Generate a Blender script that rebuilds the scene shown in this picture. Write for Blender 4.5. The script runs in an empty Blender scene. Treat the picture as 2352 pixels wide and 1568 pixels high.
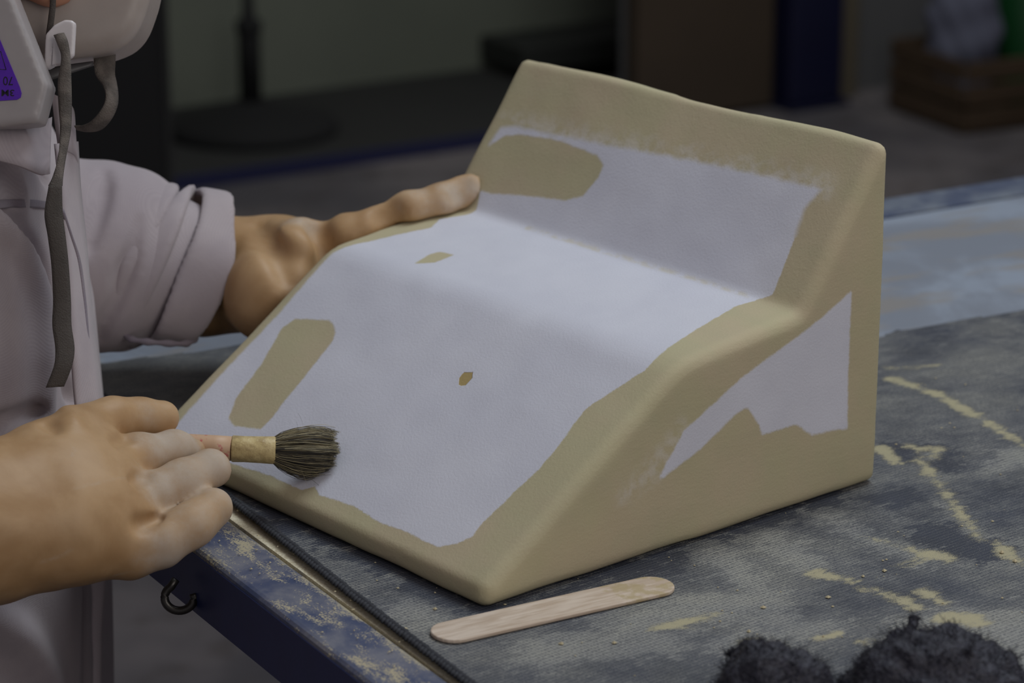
import bpy, bmesh, math, random
import numpy as np
from mathutils import Vector, Matrix, noise as mnoise

# ------------------------------------------------------------------ camera, light, exposure
scene = bpy.context.scene
COL = scene.collection
FPX, PITCH, CAMH = 6540.0, 0.3067, 0.58          # focal length in pixels of the 2352 wide frame, tilt, height over the bench
cam_d = bpy.data.cameras.new('camera'); cam = bpy.data.objects.new('camera', cam_d); COL.objects.link(cam)
cam.location = (0, 0, CAMH); cam.rotation_euler = (math.pi/2 - PITCH, 0, 0)
cam_d.sensor_width = 36; cam_d.lens = FPX/2352*36; cam_d.clip_start = 0.05
cam_d.dof.use_dof = True; cam_d.dof.focus_distance = 1.56; cam_d.dof.aperture_fstop = 9.0
scene.camera = cam

world = bpy.data.worlds.new('world'); scene.world = world; world.use_nodes = True
world.node_tree.nodes['Background'].inputs[0].default_value = (0.80, 0.76, 0.80, 1)
world.node_tree.nodes['Background'].inputs[1].default_value = 0.225

def area(name, loc, target, size, power, col):
    l = bpy.data.lights.new(name, 'AREA'); l.shape = 'DISK'; l.size = size; l.energy = power; l.color = col
    o = bpy.data.objects.new(name, l); COL.objects.link(o); o.location = loc
    o.rotation_euler = (Vector(target) - Vector(loc)).to_track_quat('-Z', 'Y').to_euler(); return o
area('ceiling_or_fill_lamp', (0.60, 2.05, 1.75), (0.0, 1.6, 0.05), 1.1, 18.5, (0.86, 0.95, 1.0))
area('ceiling_or_fill_lamp', (1.0, 0.2, 1.1), (0.0, 1.5, 0.05), 1.2, 10.5, (1.0, 0.94, 0.88))  # unseen fill added at front right to lift the form's near side
area('ceiling_or_fill_lamp', (0.6, 4.9, 1.6), (0.25, 6.6, -0.3), 1.0, 17, (0.95, 1.0, 0.95))  # unseen lamp added to brighten the rear wall

vs = scene.view_settings
vs.view_transform = 'Standard'; vs.look = 'None'; vs.gamma = 1; vs.use_curve_mapping = False; vs.exposure = -0.13

# ------------------------------------------------------------------ geometry helpers
CP, SP = math.cos(PITCH), math.sin(PITCH)
CAM = np.array([0, 0, CAMH]); EX = np.array([1., 0, 0]); EY = np.array([0, SP, CP]); EZ = np.array([0, -CP, SP])  # camera right, up, back
def at(x, y, t):                                    # a point of the place at depth t seen in this direction
    return CAM + t*((x-1176)/FPX*EX + (784-y)/FPX*EY - EZ)
def tab(x, y, z=0.0):
    r = (x-1176)/FPX*EX + (784-y)/FPX*EY - EZ
    return CAM + (z-CAMH)/r[2]*r
def pr(rpx, t): return rpx*t/FPX

def tag(o, label=None, cat=None, group=None, kind=None):
    if label: o['label'] = label
    if cat: o['category'] = cat
    if group: o['group'] = group
    if kind: o['kind'] = kind
    return o
def empty(name, loc, label=None, cat=None, group=None):
    o = bpy.data.objects.new(name, None); COL.objects.link(o); o.location = loc; o.empty_display_size = 0.05
    return tag(o, label, cat, group)
def link(name, me, mat, parent=None, smooth=True):
    o = bpy.data.objects.new(name, me); COL.objects.link(o)
    if mat: me.materials.append(mat)
    if smooth: me.polygons.foreach_set('use_smooth', [True]*len(me.polygons))
    if parent:
        o.parent = parent
        bpy.context.view_layer.update()
        o.matrix_parent_inverse = parent.matrix_world.inverted()
    return o
def mesh(name, v, f):
    me = bpy.data.meshes.new(name); me.from_pydata([tuple(p) for p in v], [], [tuple(int(i) for i in q) for q in f]); me.update(); return me
def attr(me, name, vals):
    a = me.attributes.new(name, 'FLOAT', 'POINT'); a.data.foreach_set('value', np.asarray(vals, dtype=np.float32))
def verts(me):
    a = np.empty(len(me.vertices)*3, np.float32); me.vertices.foreach_get('co', a); return a.reshape(-1, 3).astype(float)

def nets(f, lo, hi, h):                              # naive surface nets over a signed distance function
    lo = np.array(lo, float); hi = np.array(hi, float)
    n = np.ceil((hi-lo)/h).astype(int)+1
    ax = [lo[i]+h*np.arange(n[i]) for i in range(3)]
    B = 4; nc = -(-n//B)                              # coarse pass first, then only the blocks near the surface
    X, Y, Zz = np.meshgrid(*[lo[i]+h*(B*np.arange(nc[i])+(B-1)/2) for i in range(3)], indexing='ij')
    Vc = f(np.stack([X.ravel(), Y.ravel(), Zz.ravel()], 1)).reshape(X.shape).astype(np.float32)
    V = np.repeat(np.repeat(np.repeat(Vc, B, 0), B, 1), B, 2)
    blk_ = np.argwhere(np.abs(Vc) < h*B*.87*1.5+.004)
    o_ = np.stack(np.meshgrid(*[np.arange(B)]*3, indexing='ij'), -1).reshape(-1, 3)
    for i in range(0, len(blk_), 4000):
        q = (blk_[i:i+4000, None, :]*B+o_[None]).reshape(-1, 3)
        V[q[:, 0], q[:, 1], q[:, 2]] = f(lo+q*h)
    V = V[:n[0], :n[1], :n[2]]
    S = V < 0
    acc = np.zeros((n[0]-1, n[1]-1, n[2]-1, 3), np.float32); cnt = np.zeros(acc.shape[:3], np.float32)
    m = [n[0]-1, n[1]-1, n[2]-1]
    for a in range(3):
        b, c = [(1, 2), (0, 2), (0, 1)][a]
        for ob in (0, 1):
            for oc in (0, 1):
                s0 = [slice(0, m[0]), slice(0, m[1]), slice(0, m[2])]
                s0[b] = slice(ob, ob+m[b]); s0[c] = slice(oc, oc+m[c])
                s1 = list(s0); s1[a] = slice(1, 1+m[a])
                v0 = V[tuple(s0)]; v1 = V[tuple(s1)]; x = (v0 < 0) != (v1 < 0)
                t = np.where(x, v0/np.where(x, v0-v1, 1), 0)
                acc[..., a] += t; acc[..., b] += ob*x; acc[..., c] += oc*x; cnt += x
    act = cnt > 0
    idx = -np.ones(act.shape, np.int64); idx[act] = np.arange(act.sum())
    P = np.argwhere(act)+acc[act]/cnt[act][:, None]
    P = lo+P*h
    F = []
    for a in range(3):
        b, c = [(1, 2), (2, 0), (0, 1)][a]
        s0 = [slice(1, m[0]), slice(1, m[1]), slice(1, m[2])]; s0[a] = slice(0, m[a])
        s1 = list(s0); s1[a] = slice(1, m[a]+1)
        x = S[tuple(s0)] != S[tuple(s1)]
        e = np.argwhere(x); st = np.ones(3, int); st[a] = 0; e = e+st
        inside = S[tuple(e.T)]
        def cell(db, dc):
            q = e.copy(); q[:, b] -= db; q[:, c] -= dc; return idx[tuple(q.T)]
        Q = np.stack([cell(1, 1), cell(0, 1), cell(0, 0), cell(1, 0)], 1)
        Q[~inside] = Q[~inside][:, ::-1]
        F.append(Q)
    return P, np.concatenate(F)
def relax(P, F, n):                                   # light Laplacian smoothing
    a = F.ravel(); b = np.roll(F, 1, 1).ravel(); cnt = np.bincount(np.r_[a, b], minlength=len(P))[:, None]+1e-9
    for _ in range(n):
        S_ = np.stack([np.bincount(np.r_[a, b], np.r_[P[b, k], P[a, k]], len(P)) for k in range(3)], 1)
        P = .5*P+.5*S_/cnt
    return P
def sdf_obj(name, f, lo, hi, h, mat, parent=None, soft=0):
    P, F = nets(f, lo, hi, h)
    if soft: P = relax(P, F, soft)
    return link(name, mesh(name, P.tolist(), F.tolist()), mat, parent)
def smin(a, b, k):
    h = np.maximum(k-np.abs(a-b), 0)/k; return np.minimum(a, b)-h*h*k*0.25
def smax(a, b, k): return -smin(-a, -b, k)
def cap(P, a, b, ra, rb):
    a = np.asarray(a); ab = np.asarray(b)-a; t = np.clip(((P-a)@ab)/(ab@ab), 0, 1)
    return np.linalg.norm(P-a-t[:, None]*ab, axis=1)-(ra+(rb-ra)*t)
def chain(P, pts, k=0.004):                          # pts: (point, radius)
    d = None
    if len(pts) > 6 and len(P) > 3000:                # a fine line on a surface matters only close by
        c = np.array([p for p, r in pts]); m = .03
        s_ = np.all((P > c.min(0)-m) & (P < c.max(0)+m), axis=1); out = np.full(len(P), m)
        if s_.any():
            Q = P[s_]; dd = np.full(len(Q), m)
            for (a, ra), (b, rb) in zip(pts[:-1], pts[1:]): dd = smin(dd, cap(Q, a, b, ra, rb), k)
            out[s_] = dd
        return out
    for (a, ra), (b, rb) in zip(pts[:-1], pts[1:]):
        q = cap(P, a, b, ra, rb); d = q if d is None else smin(d, q, k)
    return d
def pc(*q): return [(at(x, y, t), pr(r, t)) for x, y, t, r in q]
def hit(f, x, y, t0=1.3, t1=2.0):
    t = t0
    for _ in range(200):
        dd = f(at(x, y, t)[None])[0]
        if dd < 1e-5 or t > t1: break
        t += dd*0.7
    return at(x, y, min(t, t1))
def surf(f, lists, n=5):                              # lines drawn over a surface: (x, y, radius) rows
    return [[(hit(f, r[0], r[1]), r[2]) for r in smooth_path(g, n)] for g in lists]
def polysd(x, y, poly):                              # signed distance to a polygon, negative inside
    p = np.asarray(poly, float); n = len(p); d = np.full(x.shape, 1e9); s = np.zeros(x.shape, bool)
    for i in range(n):
        a = p[i]; b = p[i-1]; e = b-a; wx = x-a[0]; wy = y-a[1]
        t = np.clip((wx*e[0]+wy*e[1])/(e@e+1e-12), 0, 1)
        d = np.minimum(d, (wx-e[0]*t)**2+(wy-e[1]*t)**2)
        c = (a[1] > y) != (b[1] > y)
        xi = (b[0]-a[0])*(y-a[1])/(b[1]-a[1]+1e-15)+a[0]
        s ^= c & (x < xi)
    return np.where(s, -1, 1)*np.sqrt(d)
def lnoise(P, sc, seed=0):                           # smooth value noise, numpy
    q = P*sc+seed*17.3; i = np.floor(q).astype(np.int64); fr = q-i; fr = fr*fr*(3-2*fr); out = 0
    for dx in (0, 1):
        for dy in (0, 1):
            for dz in (0, 1):
                hsh = ((i[:, 0]+dx)*73856093 ^ (i[:, 1]+dy)*19349663 ^ (i[:, 2]+dz)*83492791) & 0xffff
                hsh = (hsh*(hsh*15731+789221)+1376312589) & 0xffff
                wgt = (fr[:, 0] if dx else 1-fr[:, 0])*(fr[:, 1] if dy else 1-fr[:, 1])*(fr[:, 2] if dz else 1-fr[:, 2])
                out = out+wgt*(hsh/65535.0*2-1)
    return out
def box_mesh(name, lo, hi, bev=0.0):
    bm = bmesh.new(); bmesh.ops.create_cube(bm, size=1)
    for v in bm.verts: v.co = Vector([lo[i]+(v.co[i]+.5)*(hi[i]-lo[i]) for i in range(3)])
    if bev: bmesh.ops.bevel(bm, geom=bm.edges[:], offset=bev, segments=3, profile=0.5, affect='EDGES')
    me = bpy.data.meshes.new(name); bm.to_mesh(me); bm.free(); return me
def prism(name, poly, z0, z1, bev=0.0, seg=3):
    bm = bmesh.new(); vs_ = [bm.verts.new((p[0], p[1], z0)) for p in poly]
    f = bm.faces.new(vs_); r = bmesh.ops.extrude_face_region(bm, geom=[f])
    for v in r['geom']:
        if isinstance(v, bmesh.types.BMVert): v.co.z = z1
    bmesh.ops.recalc_face_normals(bm, faces=bm.faces[:])
    if bev:
        ed = [e for e in bm.edges if abs(e.verts[0].co.z-e.verts[1].co.z) < 1e-7]
        bmesh.ops.bevel(bm, geom=ed, offset=bev, segments=seg, profile=0.5, affect='EDGES')
    me = bpy.data.meshes.new(name); bm.to_mesh(me); bm.free(); return me
def tube(name, pts, rad, n=10, caps=True):
    V = []; F = []; pts = [np.asarray(p, float) for p in pts]; m = len(pts)
    rad = rad if hasattr(rad, '__len__') else [rad]*m
    up = np.array([0.13, 0.21, 0.97])
    for i, p in enumerate(pts):
        tg = pts[min(i+1, m-1)]-pts[max(i-1, 0)]; tg /= np.linalg.norm(tg)
        s = np.cross(tg, up); s /= np.linalg.norm(s); u = np.cross(s, tg)
        for k in range(n):
            a = 2*math.pi*k/n; V.append(p+rad[i]*(math.cos(a)*s+math.sin(a)*u))
    for i in range(m-1):
        for k in range(n): F.append((i*n+k, i*n+(k+1) % n, (i+1)*n+(k+1) % n, (i+1)*n+k))
    if caps: F.append(tuple(range(n))[::-1]); F.append(tuple(range((m-1)*n, m*n)))
    return mesh(name, V, F)
def smooth_path(pts, n):                              # Catmull-Rom through rows of numbers
    p = np.asarray(pts, float); p = np.vstack([2*p[0]-p[1], p, 2*p[-1]-p[-2]]); out = []
    for i in range(1, len(p)-2):
        for k in range(n):
            t = k/n; a, b, c, d = p[i-1:i+3]
            out.append(.5*((2*b)+(-a+c)*t+(2*a-5*b+4*c-d)*t*t+(-a+3*b-3*c+d)*t**3))
    out.append(p[-2]); return np.array(out)

# ------------------------------------------------------------------ material helpers
class NT:
    def __init__(s, name):
        s.m = bpy.data.materials.new(name); s.m.use_nodes = True; s.t = s.m.node_tree; s.n = s.t.nodes; s.l = s.t.links
        s.b = s.n['Principled BSDF']
    def node(s, typ, **kw):
        n = s.n.new(typ)
        for k, v in kw.items():
            if k in n.inputs and not hasattr(n, k): n.inputs[k].default_value = v
            else: setattr(n, k, v)
        return n
    def inp(s, sock, v):
        if hasattr(v, 'is_output') or isinstance(v, bpy.types.NodeSocket): s.l.new(v, sock)
        else: sock.default_value = v
    def math(s, op, a, b=0.0, c=None, clamp=False):
        n = s.n.new('ShaderNodeMath'); n.operation = op; n.use_clamp = clamp
        s.inp(n.inputs[0], a); s.inp(n.inputs[1], b)
        if c is not None: s.inp(n.inputs[2], c)
        return n.outputs[0]
    def mix(s, f, a, b):
        n = s.n.new('ShaderNodeMix'); n.data_type = 'RGBA'
        s.inp(n.inputs[0], f); s.inp(n.inputs[6], col(a)); s.inp(n.inputs[7], col(b)); return n.outputs[2]
    def coord(s, kind='Object', scale=(1, 1, 1), rot=(0, 0, 0)):
        c = s.n.new('ShaderNodeTexCoord'); m = s.n.new('ShaderNodeMapping')
        m.inputs['Scale'].default_value = scale; m.inputs['Rotation'].default_value = rot
        s.l.new(c.outputs[kind], m.inputs[0]); return m.outputs[0]
    def noise(s, v, scale, detail=4, rough=.55, dist=0):
        n = s.n.new('ShaderNodeTexNoise'); s.l.new(v, n.inputs['Vector'])
        n.inputs['Scale'].default_value = scale; n.inputs['Detail'].default_value = detail
        n.inputs['Roughness'].default_value = rough; n.inputs['Distortion'].default_value = dist; return n.outputs['Fac']
    def wave(s, v, scale, dist=0, dscale=1, axis='X', detail=2):
        n = s.n.new('ShaderNodeTexWave'); n.bands_direction = axis; s.l.new(v, n.inputs['Vector'])
        n.inputs['Scale'].default_value = scale; n.inputs['Distortion'].default_value = dist
        n.inputs['Detail Scale'].default_value = dscale; n.inputs['Detail'].default_value = detail; return n.outputs['Fac']
    def step(s, v, a, b):
        n = s.n.new('ShaderNodeMapRange'); n.interpolation_type = 'SMOOTHSTEP'
        s.inp(n.inputs[0], v); s.inp(n.inputs[1], a); s.inp(n.inputs[2], b); return n.outputs[0]
    def attr(s, name):
        n = s.n.new('ShaderNodeAttribute'); n.attribute_name = name; return n.outputs['Fac']
    def bump(s, h, strength, dist, prev=None):
        n = s.n.new('ShaderNodeBump'); n.inputs['Strength'].default_value = strength; n.inputs['Distance'].default_value = dist
        s.l.new(h, n.inputs['Height'])
        if prev: s.l.new(prev, n.inputs['Normal'])
        return n.outputs[0]
    def done(s, color, rough=.7, normal=None, metal=0.0, **kw):
        s.inp(s.b.inputs['Base Color'], col(color)); s.inp(s.b.inputs['Roughness'], rough); s.inp(s.b.inputs['Metallic'], metal)
        if normal: s.l.new(normal, s.b.inputs['Normal'])
        for k, v in kw.items(): s.inp(s.b.inputs[k.replace('_', ' ')], v)
        return s.m
def lin(r, g, b):
    f = lambda c: c/12.92 if c <= .04045 else ((c+.055)/1.055)**2.4
    return (f(r/255), f(g/255), f(b/255), 1)
def col(c): return c if not isinstance(c, tuple) else (c if len(c) == 4 else (*c, 1))
def simple(name, c, rough=.7, nscale=60, amt=.25, bump=.15, bdist=.001, bscale=300, metal=0.0, **kw):
    n = NT(name); v = n.coord(); q = n.noise(v, nscale, 5)
    dark = tuple(x*(1-amt) for x in c[:3])+(1,); lite = tuple(min(1, x*(1+amt)) for x in c[:3])+(1,)
    return n.done(n.mix(q, dark, lite), rough, n.bump(n.noise(v, bscale, 3), bump, bdist), metal, **kw)

# ------------------------------------------------------------------ the room, aligned with the bench
U = np.array([-.505, .863, 0]); U /= np.linalg.norm(U); V_ = np.array([U[1], -U[0], 0]); UP = np.array([0, 0, 1.])
ROT = math.atan2(V_[1], V_[0])                        # the room's x axis
O = np.array([-.1743, 1.4607, 0])                     # the bench's rail edge
def wp(a, b, z): return O+a*V_+b*U+z*UP
def placed(o, base, rz=ROT): o.location = base; o.rotation_euler = (0, 0, rz); return o

def floor_mat():
    n = NT('workshop concrete'); v = n.coord(); a = n.noise(v, 2.2, 5, .6); b = n.noise(v, 14, 4)
    c = n.mix(n.step(a, .38, .62), lin(80, 77, 82), lin(112, 106, 108)); c = n.mix(n.math('MULTIPLY', n.step(b, .5, .7), .45), c, lin(70, 62, 58))
    return n.done(c, .75, n.bump(b, .1, .004))
fl = link('floor', box_mesh('floor', (-6, -3, -1.0), (7, 12, -0.9)), floor_mat(), smooth=False); tag(fl, kind='structure')
W0 = np.array([-.7828, 5.6619, -.9]); WD = np.array([.8495, .5275, 0])   # foot of the rear wall and its direction
WROT = math.atan2(WD[1], WD[0]); WN = np.array([-WD[1], WD[0], 0])
def wallp(s, dn, z=0.0): return W0+s*WD-dn*WN+np.array([0, 0, z])
n = NT('grey green paint'); v = n.coord(); q = n.noise(v, 1.6, 4)
wall_m = n.done(n.mix(q, lin(84, 88, 80), lin(118, 122, 110)), .8)
def wallbox(name, s0, s1, z0, z1, d0, d1, m, bev=0.0, parent=None):
    o = link(name, box_mesh(name, (s0, -d1, z0), (s1, -d0, z1), bev), m, None, smooth=False)
    o.location = W0; o.rotation_euler = (0, 0, WROT)
    if parent:
        o.parent = parent; bpy.context.view_layer.update(); o.matrix_parent_inverse = parent.matrix_world.inverted()
    return o
tag(wallbox('wall_back', -5, 1.9, 0, 2.6, -.75, -.60, wall_m), kind='structure')
tag(wallbox('trim_2', -5, 1.215, 0, .022, -.60, -.005, simple('dark plinth concrete', lin(40, 40, 40), .8, nscale=4)), kind='structure')
tag(wallbox('wall_right', 1.22, 5, 0, 2.6, -.02, 0, simple('grey plaster', lin(92, 92, 94), nscale=2)), kind='structure')
tag(wallbox('baseboard_back', -5, 1.21, 0, .026, -.004, .02, simple('navy skirting', lin(20, 24, 66), .6)), kind='structure')

# brown door, navy post, beige post
brown = simple('brown hardboard', lin(62, 50, 38), .75, nscale=5)
d1 = wallbox('door_1', 1.22, 1.60, .01, 2.1, .005, .05, brown, .003); tag(d1, kind='structure')
hd = wallbox('door_handle', 1.555, 1.575, 1.0, 1.12, .05, .09, simple('dull handle', lin(90, 90, 90), .4), .004, d1)
post = empty('steel_post', wallp(1.69, .06), 'navy blue steel post standing against the rear wall', 'post')
navy = simple('navy steel', lin(14, 17, 48), .45, nscale=9)
wallbox('shaft', 1.615, 1.765, 0.012, 2.4, .03, .10, navy, .006, post)
wallbox('foot_plate', 1.605, 1.775, 0, .012, .02, .12, navy, .002, post)
tag(wallbox('trim_1', 1.78, 1.85, 0, 2.4, 0, .05, simple('beige batten', lin(92, 84, 70), .7), .004), kind='structure')

# pedestal with a round base in front of the wall
blk = simple('black painted iron', lin(16, 16, 18), .85, nscale=20)
def lathe(name, prof, nn=40):
    Vv = []; F = []
    for r, z in prof:
        for k in range(nn): a = 2*math.pi*k/nn; Vv.append((r*math.cos(a), r*math.sin(a), z))
    for i in range(len(prof)-1):
        for k in range(nn): F.append((i*nn+k, i*nn+(k+1) % nn, (i+1)*nn+(k+1) % nn, (i+1)*nn+k))
    F.append(tuple(range(nn))[::-1]); F.append(tuple(range((len(prof)-1)*nn, len(prof)*nn)))
    return mesh(name, Vv, F)
ped_at = wallp(.43, -.30, .0225)
ped = empty('pedestal_stand', ped_at, 'black floor stand with slim pole on a wide round base', 'stand')
for nm, prof in (('base', [(.19, 0), (.195, .012), (.18, .03), (.09, .05), (.035, .07)]), ('pole', [(.025, .07), (.025, .24), (.014, .26), (.012, .33)]), ('collar', [(.026, .22), (.029, .225), (.029, .245), (.024, .25)]), ('finial', [(.012, .33), (.015, .335), (.015, .345), (.006, .352)])):
    o = link(nm, lathe(nm, prof), blk, ped); o.matrix_parent_inverse = Matrix.Identity(4)
# dark cabinet at the left, behind the worker
cab = empty('storage_cabinet', at(255, 300, 4.6)*np.array([1, 1, 0])+np.array([0, 0, -.9]), 'black cupboard standing behind the worker', 'cabinet')
bl2 = simple('black laminate', lin(16, 16, 18), .6, nscale=8)
def cabpart(nm, lo, hi, m, bev=.004):
    o = link(nm, box_mesh(nm, lo, hi, bev), m, cab, smooth=False); o.matrix_parent_inverse = Matrix.Identity(4); o.rotation_euler = (0, 0, .1); return o
cabpart('body', (-.45, 0, .06), (.09, .4, 1.3), bl2)
cabpart('plinth', (-.44, .02, 0), (.08, .38, .06), bl2)
for x0, x1 in ((-.44, -.185), (-.175, .08)):
    dr = cabpart('door', (x0, -.018, .08), (x1, -.001, 1.28), bl2)
    hb = link('handle', box_mesh('handle', (x0+.2 if x0 < -.3 else x0+.04, -.035, .7), (x0+.212 if x0 < -.3 else x0+.052, -.018, .85), .003), blk, dr); hb.matrix_parent_inverse = Matrix.Identity(4)
# dark wall shelf on the green wall
sh = empty('wall_shelf', wallp(1.05, .1, .30), 'dark shelf board fixed low on the green wall', 'shelf')
wallbox('board', 1.20, 1.75, .045, .105, -.595, -.40, simple('dark board', lin(34, 36, 34), .7), .004, sh)
for s_ in (1.30, 1.56): wallbox('bracket', s_, s_+.02, .0, .045, -.595, -.46, blk, .002, sh)
# crate with a green bottle and a blue bag at the right
cr_at = np.array([1.10, 6.35, -.9])
crate = empty('wooden_crate', cr_at, 'brown slatted wooden crate on the floor by the grey wall', 'crate')
cw = simple('old crate wood', lin(66, 50, 34), .8, nscale=12)
def cpart(nm, lo, hi, m=cw, par=crate, bev=.003):
    o = link(nm, box_mesh(nm, lo, hi, bev), m, par, smooth=False); o.matrix_parent_inverse = Matrix.Identity(4); return o
for k in range(3):
    cpart('slat', (-.15, -.105, .01+.055*k), (.30, -.095, .055+.055*k)); cpart('slat', (-.15, .195, .01+.055*k), (.30, .205, .055+.055*k))
    cpart('side_slat', (-.16, -.095, .01+.055*k), (-.15, .195, .055+.055*k)); cpart('side_slat', (.30, -.095, .01+.055*k), (.31, .195, .055+.055*k))
cpart('bottom', (-.15, -.095, 0), (.30, .195, .01)); crate.rotation_euler = (0, 0, .45)
bt = empty('glass_bottle', cr_at+np.array([.10, .16, .012]), 'dark green bottle standing in the wooden crate', 'bottle')
gl = simple('bottle green', lin(22, 70, 36), .4, nscale=4)
o = link('body', lathe('body', [(.085, 0), (.09, .02), (.09, .30), (.07, .36), (.03, .42), (.025, .50)]), gl, bt); o.matrix_parent_inverse = Matrix.Identity(4)
o = link('cap', lathe('cap', [(.027, .50), (.03, .505), (.03, .54), (.026, .545)]), simple('ochre cap', lin(110, 80, 30), .5), bt); o.matrix_parent_inverse = Matrix.Identity(4)
def sack(P):
    q = P/np.array([.085, .075, .17]); d_ = (np.linalg.norm(q, axis=1)-1)*.075
    return d_+.008*np.sin(P[:, 2]*60+P[:, 0]*50)*np.cos(P[:, 0]*70)
o = sdf_obj('cloth_bundle', sack, (-.11, -.1, -.2), (.11, .1, .2), .012, simple('pale blue cloth', lin(92, 94, 112), .9, nscale=10))
o.location = cr_at+np.array([-.07, .055, .19]); tag(o, 'pale grey blue cloth bundle stuffed in the crate', 'cloth')
def sack2(P):
    q = P/np.array([.13, .11, .10]); d_ = (np.linalg.norm(q, axis=1)-1)*.10
    return d_+.01*np.sin(P[:, 2]*50+P[:, 0]*33)*np.cos(P[:, 1]*40)
o = sdf_obj('burlap_sack', sack2, (-.17, -.15, -.13), (.17, .15, .13), .014, simple('brown burlap', lin(72, 56, 34), .9, nscale=14))
o.location = cr_at+np.array([.20, -.22, .085]); tag(o, 'brown burlap sack slumped on the floor before the crate', 'sack')

# ------------------------------------------------------------------ the workbench
def blue_mat(name, base, worn, dustc, dustamt, inner=False):
    n = NT(name); v = n.coord(); a = n.noise(v, 22, 6, .65, .4); b = n.noise(n.coord(scale=(1, .35, 1)), 60, 6, .7); g = n.noise(v, 900, 2)
    c = n.mix(n.step(a, .38, .66), base, worn)
    sp = n.step(n.math('ADD', n.math('MULTIPLY', b, .75), n.math('MULTIPLY', g, .3)), .60-dustamt, .68-dustamt)
    if inner:
        sx = n.node('ShaderNodeSeparateXYZ'); n.l.new(v, sx.inputs[0])
        sp = n.math('MAXIMUM', sp, n.math('MULTIPLY', n.step(n.math('ADD', sx.outputs[0], n.math('ADD', n.math('MULTIPLY', n.math('SUBTRACT', b, .5), .05), n.math('MULTIPLY', n.math('SUBTRACT', g, .5), .02))), .028, .036), .85))
    c = n.mix(sp, c, dustc)
    return n.done(c, n.math('ADD', .36, n.math('MULTIPLY', sp, .5)), n.bump(b, .15, .001))
bench = empty('workbench', (*(wp(.5, -.1, 0)[:2]), -.9), 'blue steel workbench with a dusty pale blue top', 'workbench')
def bpart(nm, lo, hi, m, bev=0.0, par=None, smooth=False):
    o = link(nm, box_mesh(nm, lo, hi, bev), m, None, smooth); o.location = O; o.rotation_euler = (0, 0, ROT)
    p = par or bench
    o.parent = p; bpy.context.view_layer.update(); o.matrix_parent_inverse = p.matrix_world.inverted(); return o
cream = lin(176, 166, 140)
rail_top = blue_mat('worn blue rail paint', lin(62, 74, 106), lin(116, 118, 130), cream, .06, True)
navy2 = simple('navy apron paint', lin(28, 40, 86), .45, nscale=30, bump=.05)
def top_mat():
    n = NT('pale dusty bench top'); v = n.coord(); a = n.noise(v, 9, 6, .6, .5); b = n.noise(v, 45, 5, .6)
    sx = n.node('ShaderNodeSeparateXYZ'); n.l.new(v, sx.inputs[0])
    c = n.mix(n.step(a, .40, .62), lin(142, 151, 166), lin(124, 130, 142)); c = n.mix(n.math('MULTIPLY', n.step(n.noise(n.coord(scale=(1, 3, 1)), 6, 5, .65), .48, .62), .75), c, lin(138, 132, 126))
    band = n.math('ADD', n.math('MULTIPLY', sx.outputs[0], -1), n.math('MULTIPLY', n.math('SUBTRACT', b, .5), .02))
    d_ = n.step(band, -.09, -.07)
    gr = n.noise(v, 700, 3)
    dustc = n.mix(n.step(gr, .40, .62), lin(204, 193, 164), lin(228, 220, 196))
    c = n.mix(d_, c, dustc)
    return n.done(c, .7, n.bump(gr, .3, .0008))
bpart('bench_top', (.037, -1.0, -.030), (1.15, .368, -.0035), top_mat())
rl = bpart('edge_rail', (0, -1.0, -.042), (.0355, .41, -.002), rail_top, .004)
bpart('apron', (-.0006, -.995, -.041), (.004, .40, -.0058), navy2, par=rl)
bpart('back_rail', (.037, .370, -.040), (1.15, .412, -.001), blue_mat('far rail paint', lin(78, 88, 112), lin(120, 128, 140), cream, -.02), .002)
bpart('side_rail', (1.151, -1.0, -.04), (1.185, .41, -.001), navy2, .002)
for a_, b_ in ((.0215, .245), (1.08, .30), (.05, -.95), (1.08, -.95)):
    lg = bpart('leg', (a_-.015, b_-.015, -.89), (a_+.015, b_+.015, -.035), navy2, .002)
    bpart('foot', (a_-.03, b_-.03, -.9), (a_+.03, b_+.03, -.89), navy2, .001, par=lg)
hk = [at(412+34*math.cos(t), 1372-30*math.sin(t), 1.578) for t in np.linspace(2.2, 6.6, 26)]
hk = [at(404, 1330, 1.578)]+hk
hm = simple('dark steel hook', lin(70, 68, 66), .38, metal=.8)
o = link('hook', tube('hook', hk, .0024, 10), hm, bench)

# the rubber mat with smears; signed distances of the smears ride on its vertices
def loc2(P): q = np.asarray(P)-O; return np.array([q@V_, q@U])
mat_poly = [(.046, -.95), (1.12, -.95), (1.12, .110), (.80, .113), (.60, .117), (.575, .121), (.555, .112), (.33, .12), (.26, .325), (.15, .318), (.10, .326), (.06, .33), (.052, .20), (.047, .02), (.043, -.10), (.0405, -.25)]
ga = np.arange(.036, 1.1241, .004); gb = np.arange(-.95, .3341, .004)
GA, GB = np.meshgrid(ga, gb, indexing='ij')
sdm = polysd(GA.ravel(), GB.ravel(), mat_poly).reshape(GA.shape)
idx = -np.ones(GA.shape, int); Vm = []; Fm = []
keep = sdm < .002
use = np.zeros(GA.shape, bool)
fc = keep[:-1, :-1] & keep[1:, :-1] & keep[1:, 1:] & keep[:-1, 1:]
for dx in (0, 1):
    for dy in (0, 1): use[dx:dx+fc.shape[0], dy:dy+fc.shape[1]] |= fc
idx[use] = np.arange(use.sum())
pa, pb = GA[use], GB[use]
fi = np.argwhere(fc)
Fm = np.stack([idx[fi[:, 0], fi[:, 1]], idx[fi[:, 0]+1, fi[:, 1]], idx[fi[:, 0]+1, fi[:, 1]+1], idx[fi[:, 0], fi[:, 1]+1]], 1)
me = mesh('rubber_mat', np.stack([pa, pb, 0*pa], 1).tolist(), Fm.tolist())
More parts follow.
